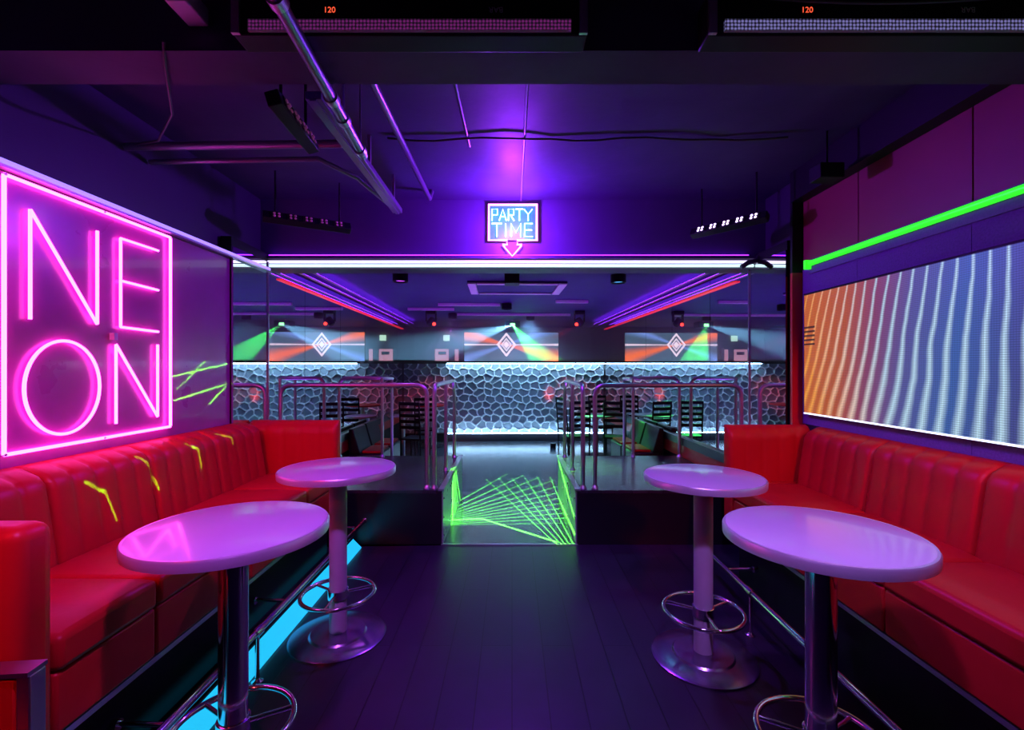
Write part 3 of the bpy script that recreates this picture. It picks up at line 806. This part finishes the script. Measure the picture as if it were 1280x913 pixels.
par_can((-.5, .9, 2.98), (-1.1, 2.4, .9), (.54, .10, 1.0), 215, 'violet stage lamp over the lounge aimed at the tables below the neon letters', 70)
par_can((.5, .9, 2.98), (1.15, 2.3, .9), (.46, .18, 1.0), 215, 'violet stage lamp over the lounge aimed at the tables below the video screen', 70)
par_can((-1.7, -1.2, 2.95), (-1.75, 4.0, .95), RED, 300, 'red stage lamp over the lounge aimed at the seat end below the neon letters', 24)
par_can((1.8, -1.2, 2.95), (1.95, 3.7, .95), RED, 300, 'red stage lamp over the lounge aimed at the seat end below the video screen', 24)
par_can((-1.9, -.5, 2.95), (-1.55, 1.25, .75), RED, 120, 'red stage lamp over the lounge aimed at the low red chair', 30)
par_can((-1.6, .5, 2.95), (-1.85, 2.4, .75), RED, 42, 'red stage lamp above the banquette below the neon letters', 55)
par_can((1.7, .5, 2.95), (2.0, 2.4, .75), RED, 16, 'red stage lamp above the banquette below the video screen', 55)
par_can((2.05, 1.72, 2.62), (1.5, 1.7, .8), (.75, .06, .9), 14, 'magenta stage lamp fixed high by the maroon boards', 80)

# ------------------------------------------------------------------ hall fittings
XF = DEEP
def dl(name, kind, loc, *a, **k):
    tgt = k.pop('target', None)
    if tgt is not None: k['target'] = DEEP @ Vector(tgt)
    return light(name, kind, DEEP @ Vector(loc), *a, **k)

tag(obj('relief_light_line', MB().box(-1.27, XM - .02, YW - .15, YW - .12, 1.735, 1.752), 'icyled'), 'icy white light line along the top of the relief wall', 'light strip')
tag(obj('relief_light_line', MB().box(-1.27, XM - .02, YW - .12, YW - .095, .186, .202), 'icyled'), 'icy white light line along the foot of the relief wall', 'light strip')

# ceiling cassette
t = thing('ceiling_cassette', 'square ceiling air unit with pale louvre frame in the hall ceiling', 'air unit', (.1, 6.05, ZH))
obj('body', MB().box(-.6, .6, -.4, .4, -.02, 0.0), 'hallceil', t)
for a in ((-.6, -.5, -.4, .4), (.5, .6, -.4, .4), (-.49, .49, -.4, -.34), (-.49, .49, .34, .4)):
    obj('louvre', MB().box(a[0], a[1], a[2], a[3], -.04, -.021), 'white', t, bevel=.004)
for (x, y, L_, lab) in ((-.6, 7.6, 1.0, 'nearer'), (.15, 9.0, 2.2, 'booth'), (1.0, 7.2, .5, 'short'), (-1.3, 8.2, .8, 'pale')):
    tag(obj('ceiling_batten', MB().box(x - L_ / 2, x + L_ / 2, y, y + .05, ZH - .045, ZH), 'white', bevel=.004),
        {'nearer': 'pale batten on the hall ceiling beyond the air unit', 'booth': 'long pale batten on the hall ceiling before the raised booth', 'short': 'short pale batten on the hall ceiling near the mirrored wall', 'pale': 'pale batten on the hall ceiling near the grey end of the relief wall'}[lab], 'batten')
# projector and laser over the booth
t = thing('laser_projector', 'black laser projector hanging above the relief wall', 'laser', (.17, 10.2, ZH))
obj('body', MB().box(-.16, .16, -.14, .14, -.17, -.04), 'black', t, bevel=.008)
obj('hanger', MB().box(-.02, .02, -.02, .02, -.04, 0), 'steel', t)
obj('aperture', MB().box(-.05, .05, -.146, -.14, -.15, -.09), emat('laser aperture', (.25, 1.0, .3), 4.0), t)
laser_root = t
dl('laser_beam', 'SPOT', (.17, 10.04, ZH - .13), (.05, 1.0, .12), 2200, laser_root, target=(.95, 9.0, 1.5), size=.01, angle=26, blend=.3)
dl('laser_beam', 'SPOT', (.17, 10.04, ZH - .13), (.10, 1.0, .15), 9000, laser_root, target=(.72, 9.5, 1.85), size=.006, angle=4, blend=.2)
dl('laser_beam', 'SPOT', (.17, 10.04, ZH - .13), (.22, .6, 1.0), 2200, laser_root, target=(-1.3, 9.3, 2.05), size=.01, angle=24, blend=.6)
for i, x in enumerate((-1.35, 1.35)):
    t = thing('moving_head', 'small red beam lamp on the hall ceiling ' + ('on the bottle display side' if i == 0 else 'above the dark cafe table'), 'stage lamp', (x, 8.6, ZH))
    obj('base', MB().box(-.09, .09, -.08, .08, -.07, 0), 'black', t, bevel=.006)
    obj('arm', MB().box(-.10, -.075, -.03, .03, -.20, -.05), 'black', t)
    obj('arm', MB().box(.075, .10, -.03, .03, -.20, -.05), 'black', t)
    hd = obj('head', MB().lathe([(.03, -.09), (.06, -.07), (.065, .06), (.03, .08)], 18).xform(Matrix.Translation((0, 0, -.2)) @ Matrix.Rotation(.7 * (1 if i == 0 else -1), 4, 'Y')), 'black', t, smooth=40)
    obj('lamp_lens', MB().lathe([(.001, -.012), (.03, -.008), (.03, .0), (.001, .004)], 16).xform(Matrix.Translation((.06 * (1 if i == 0 else -1), -.05, -.25)) @ Matrix.Rotation(PI / 2, 4, 'X')), emat('red beam lens', (1, .03, .02), 5.0), hd, smooth=40)
    s = 1 if i == 0 else -1
    dl('red_beam', 'SPOT', (x + s * .08, 8.55, ZH - .30), (1.0, .02, .02), 260, t, target=(x + s * 1.6, 9.6, 1.7), size=.01, angle=12, blend=.4)

# booth screen with the diamond
def diamond_mat():
    m, nt, b = nodes_of('booth screen'); L = nt.links
    tc = nt.nodes.new('ShaderNodeTexCoord'); s_ = nt.nodes.new('ShaderNodeSeparateXYZ'); L.new(tc.outputs['Object'], s_.inputs[0])
    x = mathn(nt, 'SUBTRACT', s_.outputs[0], .07); z = mathn(nt, 'SUBTRACT', s_.outputs[2], 2.24)
    ax, az = mathn(nt, 'ABSOLUTE', x), mathn(nt, 'ABSOLUTE', z)
    dm = mathn(nt, 'ADD', ax, mathn(nt, 'MULTIPLY', az, .8))
    ringv = mathn(nt, 'LESS_THAN', mathn(nt, 'ABSOLUTE', mathn(nt, 'SUBTRACT', dm, .22)), .028)
    ring2 = mathn(nt, 'LESS_THAN', mathn(nt, 'ABSOLUTE', mathn(nt, 'SUBTRACT', dm, .12)), .018)
    core = mathn(nt, 'LESS_THAN', dm, .075)
    dia = mathn(nt, 'MINIMUM', mathn(nt, 'ADD', mathn(nt, 'ADD', ringv, ring2), core), 1.0)
    def ray(slope, width, hue):
        d = mathn(nt, 'ABSOLUTE', mathn(nt, 'SUBTRACT', z, mathn(nt, 'MULTIPLY', x, slope)))
        wdt = mathn(nt, 'ADD', .012, mathn(nt, 'MULTIPLY', ax, width))
        return mathn(nt, 'MAXIMUM', mathn(nt, 'SUBTRACT', 1.0, mathn(nt, 'DIVIDE', d, wdt)), 0.0)
    r1 = ray(-.26, .20, 0); r2 = ray(0.0, .02, 0); r3 = ray(.35, .16, 0)
    mx1 = nt.nodes.new('ShaderNodeMix'); mx1.data_type = 'RGBA'; mx1.inputs[6].default_value = (.05, .10, .16, 1); mx1.inputs[7].default_value = (1.0, .16, .03, 1)
    L.new(r1, mx1.inputs[0])
    mx2 = nt.nodes.new('ShaderNodeMix'); mx2.data_type = 'RGBA'; mx2.inputs[7].default_value = (.20, .35, .9, 1)
    L.new(mathn(nt, 'MULTIPLY', r3, .7), mx2.inputs[0]); L.new(mx1.outputs[2], mx2.inputs[6])
    mx3 = nt.nodes.new('ShaderNodeMix'); mx3.data_type = 'RGBA'; mx3.inputs[7].default_value = (1.0, .75, .9, 1)
    L.new(mathn(nt, 'MAXIMUM', dia, r2), mx3.inputs[0]); L.new(mx2.outputs[2], mx3.inputs[6])
    b.inputs['Base Color'].default_value = (.01, .01, .01, 1)
    L.new(mx3.outputs[2], b.inputs['Emission Color']); b.inputs['Emission Strength'].default_value = 2.0
    return m
t = thing('booth_screen', 'screen behind the relief wall showing a glowing diamond with orange and blue rays', 'screen')
obj('frame', MB().box(-1.02, 1.42, YE - .05, YE, 1.80, 2.57), 'black', t)
obj('display', MB().box(-1.0, 1.40, YE - .058, YE - .051, 1.82, 2.55), diamond_mat(), t)
t = thing('bar_display', 'small pink-lit bottle display beside the booth screen', 'display', (-1.45, YE - .1, 0))
obj('cabinet', MB().box(-.30, .32, -.05, .09, 1.80, 2.16), 'greywall', t)
obj('lit_panel', MB().box(-.28, .06, -.062, -.051, 1.83, 2.12), emat('pink display', (1.0, .45, .60), .7), t)
obj('lit_panel', MB().box(.22, .31, -.062, -.051, 1.83, 2.12), emat('pink display', (1.0, .45, .60), .7), t)
obj('dark_shelf', MB().box(-.20, .0, -.075, -.063, 1.98, 2.06), 'black', t)
tag(obj('exit_light', MB().box(-1.53, -1.38, YE - .06, YE - .005, 2.34, 2.48), emat('exit light', (.62, 1.0, .75), 1.4), bevel=.006), 'small square green-white sign light above the bottle display', 'sign')

# hall tables, chairs, benches
def hall_table(x, y, label, top, z=.76, r=.32):
    t = thing('cafe_table', label, 'table', (x, y, 0))
    obj('table_top', MB().lathe([(r - .01, z - .03), (r, z - .02), (r, z - .004), (r - .01, z), (.001, z)], 40), top, t, smooth=40)
    obj('post', MB().lathe([(.04, .03), (.04, z - .03)], 20), 'steel', t, smooth=40)
    obj('base', MB().lathe([(.24, 0), (.24, .012), (.05, .035), (.001, .035)], 32), 'black', t, smooth=40)
hall_table(-1.88, 8.7, 'round pale cafe table by the grey end of the relief wall', 'laminate', .78, .28)
hall_table(-1.55, 9.95, 'round red-topped cafe table close to the grey end of the relief wall', 'red_paint_and_light', .88, .36)
hall_table(1.72, 8.9, 'round dark cafe table between slatted chairs before the relief wall', 'greywall', .76, .36)
def slat_chair(x, y, rz, label, grp=None):
    t = thing('slat_chair', label, 'chair', (x, y, 0), rz, grp)
    obj('seat', MB().box(-.2, .2, -.2, .2, .43, .46), 'black', t, bevel=.008)
    for sx in (-1, 1):
        obj('leg', MB().tube([(sx * .18, -.18, 0), (sx * .18, -.18, .43)], .014, 8), 'black', t)
        obj('rear_leg', MB().tube([(sx * .18, .18, 0), (sx * .18, .19, .46), (sx * .18, .24, 1.06)], .014, 8), 'black', t)
    for k in range(5):
        z = .62 + .10 * k
        obj('back_slat', MB().box(-.19, .19, .195 + .008 * k, .21 + .009 * k, z, z + .055), 'black', t, bevel=.004)
slat_chair(1.25, 8.35, PI + .15, 'dark slatted chair facing away beside the walkway railing by the dark cafe table')
slat_chair(1.95, 9.55, 0.1, 'dark slatted chair between the dark cafe table and the relief wall')
slat_chair(1.30, 9.25, PI / 2 + .4, 'dark slatted chair turned sideways at the dark cafe table')
slat_chair(1.92, 8.22, PI - .3, 'dark slatted chair against the mirrored wall by the dark cafe table')
slat_chair(-1.55, 8.15, PI - .3, 'dark slatted chair by the pale cafe table')
slat_chair(-1.55, 9.3, PI, 'dark slatted chair turned towards the red-topped cafe table')
for s, lab in ((-1, 'on the red-topped table side'), (1, 'on the dark cafe table side')):
    for k, (a, b) in enumerate(((6.6, 7.2), (7.26, 7.9))):
        t = thing('booth_bench', 'low black hall bench, ' + ('next to the platform, ' if k == 0 else 'second from the platform, ') + lab, 'bench')
        x0, x1 = s * (XM - .055), s * (XM - .50)
        obj('seat', MB().box(*sorted((x0, x1)), a, b, .0, .45), 'blackgloss', t, bevel=.02)
        obj('back', MB().prism([(x0, .45), (x0, .80), (x0 - s * .06, .80), (x0 - s * .16, .45)], 'Y', a, b), 'blackgloss', t, bevel=.012)
        obj('red_pad', MB().box(*sorted((x0 - s * .17, x1 + s * .02)), a + .04, b - .04, .45, .49), 'vinyl', t, bevel=.015)

# hall lamps: downward washes in teal and violet, built as ceiling lamps
def wash(x, y, col, e, label, angle=110):
    t = thing('wash_lamp', label, 'stage lamp', (x, y, ZH))
    obj('can', MB().lathe([(.05, 0), (.085, -.01), (.085, -.10), (.078, -.10), (.07, -.06)], 24), 'black', t, smooth=40)
    obj('lens', MB().lathe([(.001, -.085), (.07, -.08), (.07, -.07), (.001, -.07)], 24), emat('wash %.2f %.2f %.2f' % col, col, 2.0), t, smooth=40)
    dl('wash_beam', 'SPOT', (x, y, ZH - .12), col, e, t, target=(x, y + .01, 0), size=.06, angle=angle, blend=.8)
wash(0.0, 7.6, (.02, .30, 1.0), 60, 'blue wash lamp in the hall ceiling over the dance floor')
wash(.5, 9.3, (.24, .50, 1.0), 130, 'pale blue fill lamp added in the hall ceiling to brighten the relief wall', 130)  # added as fill for the middle of the relief wall
wash(-1.2, 5.2, (.55, .08, .9), 26, 'magenta wash lamp in the hall ceiling over the platform on the neon letter side')
wash(1.2, 5.2, (.08, .40, .6), 26, 'teal wash lamp in the hall ceiling over the platform on the video screen side')
wash(-1.0, 9.0, (.5, .12, .9), 30, 'violet wash lamp in the hall ceiling before the grey end of the relief wall')
for x, lab in ((-1.15, 'on the neon letter side'), (1.15, 'on the video screen side')):  # lamps added out of view to turn the hall ceiling violet
    t = thing('added_uplight', 'unseen violet uplight added behind the platform to tint the hall ceiling ' + lab, 'stage lamp', (x, 6.42, 0))
    obj('can', MB().lathe([(.09, 0), (.09, .12), (.08, .12), (.075, .09)], 20), 'black', t, smooth=40)
    obj('lens', MB().lathe([(.001, .105), (.07, .10), (.07, .095), (.001, .095)], 20), emat('violet uplens', (.3, .03, 1.0), 3.0), t)
    dl('uplight_beam', 'SPOT', (x, 6.42, .14), (.36, .015, 1.0), 180, t, target=(x * .8, 6.9, 2.69), size=.05, angle=115, blend=.7)
# uplight added to throw the red spot on the relief wall
t = thing('added_spot_uplight', 'small red uplight added on the dance floor to throw a spot on the relief wall', 'stage lamp', (1.0, 9.75, 0))
obj('can', MB().lathe([(.06, 0), (.06, .09), (.05, .09)], 18), 'black', t, smooth=40)
obj('lens', MB().lathe([(.001, .085), (.05, .085), (.05, .088), (.001, .088)], 18), emat('red uplens', (1, .05, .02), 4.0), t)
dl('uplight_beam', 'SPOT', (1.0, 9.75, .11), (1.0, .05, .03), 110, t, target=(1.0, 10.6, 1.05), size=.02, angle=13, blend=.9)
# haze hanging in the upper hall
haze_m = bpy.data.materials.new('hall haze'); haze_m.use_nodes = True
nt = haze_m.node_tree; nt.nodes.remove(nt.nodes['Principled BSDF'])
vs = nt.nodes.new('ShaderNodeVolumeScatter'); vs.inputs['Density'].default_value = .16; vs.inputs['Color'].default_value = (.9, .9, .9, 1); vs.inputs['Anisotropy'].default_value = .2
nt.links.new(vs.outputs[0], nt.nodes['Material Output'].inputs['Volume'])
hz = obj('haze', MB().box(-XM + .06, XM - .06, 7.7, YE - .12, 1.80, ZH - .11), haze_m)
hz['kind'] = 'stuff'; hz['label'] = 'thin coloured haze under the hall ceiling above the relief wall'; hz['category'] = 'haze'
XF = Matrix.Identity(4)

# ------------------------------------------------------------------ laser patterns thrown by real lamps
def gobo(loc, col, energy, build, parent, target, angle, boost=6.0):
    ld = bpy.data.lights.new('laser_pattern', 'SPOT'); ld.energy = energy * boost; ld.spot_size = math.radians(angle); ld.spot_blend = 0.05; ld.color = (1, 1, 1); ld.shadow_soft_size = 0.0
    ld.use_nodes = True; nt = ld.node_tree
    em = nt.nodes['Emission']; em.inputs[0].default_value = (*col, 1)
    ge = nt.nodes.new('ShaderNodeNewGeometry'); s_ = nt.nodes.new('ShaderNodeSeparateXYZ')
    nt.links.new(ge.outputs['Incoming'], s_.inputs[0])
    out = build(nt, *s_.outputs)
    nt.links.new(mathn(nt, 'MULTIPLY', out, 1 / boost), em.inputs[1])
    o = bpy.data.objects.new('laser_pattern', ld); COL.objects.link(o)
    o.matrix_world = Matrix.Translation(loc) @ (Vector(target) - loc).to_track_quat('-Z', 'Y').to_matrix().to_4x4()
    bpy.context.view_layer.update()
    o.parent = parent; o.matrix_parent_inverse = parent.matrix_world.inverted()
    return o

LS = Vector((0.0, 5.1, 2.52))
t = thing('pattern_laser', 'small black laser fixture under the hall ceiling above the walkway', 'laser', (LS.x, LS.y, ZH))
obj('body', MB().box(-.08, .08, -.10, .10, -.14, -.03), 'black', t, bevel=.006)
obj('hanger', MB().box(-.015, .015, -.015, .015, -.03, 0), 'steel', t)
def floor_pattern(nt, nx, ny, nz):
    dn = mathn(nt, 'MAXIMUM', mathn(nt, 'MULTIPLY', nz, -1.0), .02)
    x = mathn(nt, 'ADD', mathn(nt, 'MULTIPLY', mathn(nt, 'DIVIDE', nx, dn), LS.z), LS.x)
    y = mathn(nt, 'ADD', mathn(nt, 'MULTIPLY', mathn(nt, 'DIVIDE', ny, dn), LS.z), LS.y)
    def fan(ax, ay, a0, a1, step, width, rmin, rmax):
        dx, dy = mathn(nt, 'SUBTRACT', x, ax), mathn(nt, 'SUBTRACT', y, ay)
        r = mathn(nt, 'SQRT', mathn(nt, 'ADD', mathn(nt, 'MULTIPLY', dx, dx), mathn(nt, 'MULTIPLY', dy, dy)))
        an = mathn(nt, 'ARCTAN2', dy, dx)
        fr = mathn(nt, 'ABSOLUTE', mathn(nt, 'SUBTRACT', mathn(nt, 'FRACT', mathn(nt, 'DIVIDE', an, math.radians(step))), .5))
        off = mathn(nt, 'MULTIPLY', mathn(nt, 'MULTIPLY', fr, math.radians(step)), r)
        ln = mathn(nt, 'LESS_THAN', off, width)
        for cond in (mathn(nt, 'GREATER_THAN', an, math.radians(a0)), mathn(nt, 'LESS_THAN', an, math.radians(a1)), mathn(nt, 'GREATER_THAN', r, rmin), mathn(nt, 'LESS_THAN', r, rmax)):
            ln = mathn(nt, 'MULTIPLY', ln, cond)
        return ln
    f1 = fan(-1.0, 4.93, 3, 72, 6.0, .0080, .33, 2.6)
    f2 = fan(.62, 3.75, 86, 109, 3.3, .0055, .6, 3.4)
    glow = mathn(nt, 'MULTIPLY', mathn(nt, 'LESS_THAN', mathn(nt, 'ABSOLUTE', x), .9), mathn(nt, 'MULTIPLY', mathn(nt, 'GREATER_THAN', y, 4.42), mathn(nt, 'LESS_THAN', y, 5.7)))
    gx = mathn(nt, 'MULTIPLY', glow, .005)
    def stroke(xa, ya, xb, yb_, wd):
        L2 = (xb - xa) ** 2 + (yb_ - ya) ** 2
        n = nt.nodes.new('ShaderNodeClamp')
        nt.links.new(mathn(nt, 'DIVIDE', mathn(nt, 'ADD', mathn(nt, 'MULTIPLY', mathn(nt, 'SUBTRACT', x, xa), xb - xa), mathn(nt, 'MULTIPLY', mathn(nt, 'SUBTRACT', y, ya), yb_ - ya)), L2), n.inputs[0])
        ex = mathn(nt, 'SUBTRACT', x, mathn(nt, 'ADD', xa, mathn(nt, 'MULTIPLY', n.outputs[0], xb - xa)))
        ey = mathn(nt, 'SUBTRACT', y, mathn(nt, 'ADD', ya, mathn(nt, 'MULTIPLY', n.outputs[0], yb_ - ya)))
        return mathn(nt, 'LESS_THAN', mathn(nt, 'SQRT', mathn(nt, 'ADD', mathn(nt, 'MULTIPLY', ex, ex), mathn(nt, 'MULTIPLY', ey, ey))), wd)
    st = mathn(nt, 'MAXIMUM', stroke(-.75, 5.10, -.33, 5.16, .022), stroke(-.33, 5.16, .42, 4.47, .016))
    return mathn(nt, 'ADD', mathn(nt, 'ADD', mathn(nt, 'ADD', f1, f2), gx), mathn(nt, 'MULTIPLY', st, 1.6))
gobo(LS, (.13, 1.0, .05), 18000, floor_pattern, t, (0.05, 5.75, 0), 64, 1.0)

LS2 = Vector((2.02, 3.15, 2.95))
t = thing('pattern_laser', 'small black laser fixture hanging under the lounge ceiling by the lit pod bar', 'laser', LS2)
obj('body', MB().box(-.0, .16, -.06, .06, -.05, .05), 'black', t, bevel=.006)
obj('hanger', MB().tube([(.08, 0, .05), (.08, 0, ZC - LS2.z)], .008, 8), 'black', t)
XS = -2.08
def wall_pattern(nt, nx, ny, nz):
    dn = mathn(nt, 'MAXIMUM', mathn(nt, 'MULTIPLY', nx, -1.0), .02)
    D_ = LS2.x - XS
    y = mathn(nt, 'ADD', mathn(nt, 'MULTIPLY', mathn(nt, 'DIVIDE', ny, dn), D_), LS2.y)
    z = mathn(nt, 'ADD', mathn(nt, 'MULTIPLY', mathn(nt, 'DIVIDE', nz, dn), D_), LS2.z)
    tot = None
    def seg(ya, za, yb_, zb_, wd):
        # soft stroke between two points
        L2 = (yb_ - ya) ** 2 + (zb_ - za) ** 2
        t_ = mathn(nt, 'DIVIDE', mathn(nt, 'ADD', mathn(nt, 'MULTIPLY', mathn(nt, 'SUBTRACT', y, ya), yb_ - ya), mathn(nt, 'MULTIPLY', mathn(nt, 'SUBTRACT', z, za), zb_ - za)), L2)
        n = nt.nodes.new('ShaderNodeClamp'); nt.links.new(t_, n.inputs[0]); t_ = n.outputs[0]
        ey = mathn(nt, 'SUBTRACT', y, mathn(nt, 'ADD', ya, mathn(nt, 'MULTIPLY', t_, yb_ - ya)))
        ez = mathn(nt, 'SUBTRACT', z, mathn(nt, 'ADD', za, mathn(nt, 'MULTIPLY', t_, zb_ - za)))
        d = mathn(nt, 'SQRT', mathn(nt, 'ADD', mathn(nt, 'MULTIPLY', ey, ey), mathn(nt, 'MULTIPLY', ez, ez)))
        return mathn(nt, 'LESS_THAN', d, wd)
    P = [((108, 602), (130, 616), .010), ((130, 616), (137, 655), .006), ((178, 568), (191, 586), .010), ((191, 586), (195, 614), .005),
         ((240, 552), (249, 562), .011), ((249, 562), (250, 586), .008), ((280, 538), (291, 546), .010), ((291, 546), (292, 556), .007),
         ((216, 471), (284, 455), .006), ((256, 452), (222, 486), .007), ((217, 501), (285, 480), .007), ((285, 480), (262, 505), .007)]
    for a, b, wd in P:
        pl = -2.27 if a[1] < 515 else -2.08
        pa, pb_ = wpt(a[0], a[1], pl), wpt(b[0], b[1], pl)
        pa = LS2 + (pa - LS2) * ((XS - LS2.x) / (pa.x - LS2.x)); pb_ = LS2 + (pb_ - LS2) * ((XS - LS2.x) / (pb_.x - LS2.x))
        s_ = seg(pa.y, pa.z, pb_.y, pb_.z, wd)
        if a[1] < 515: s_ = mathn(nt, 'MULTIPLY', s_, 3.5)
        tot = s_ if tot is None else mathn(nt, 'MAXIMUM', tot, s_)
    return tot
gobo(LS2, (.022, 1.0, .0), 190000, wall_pattern, t, (-2.1, 2.95, 1.2), 38, 1.0)
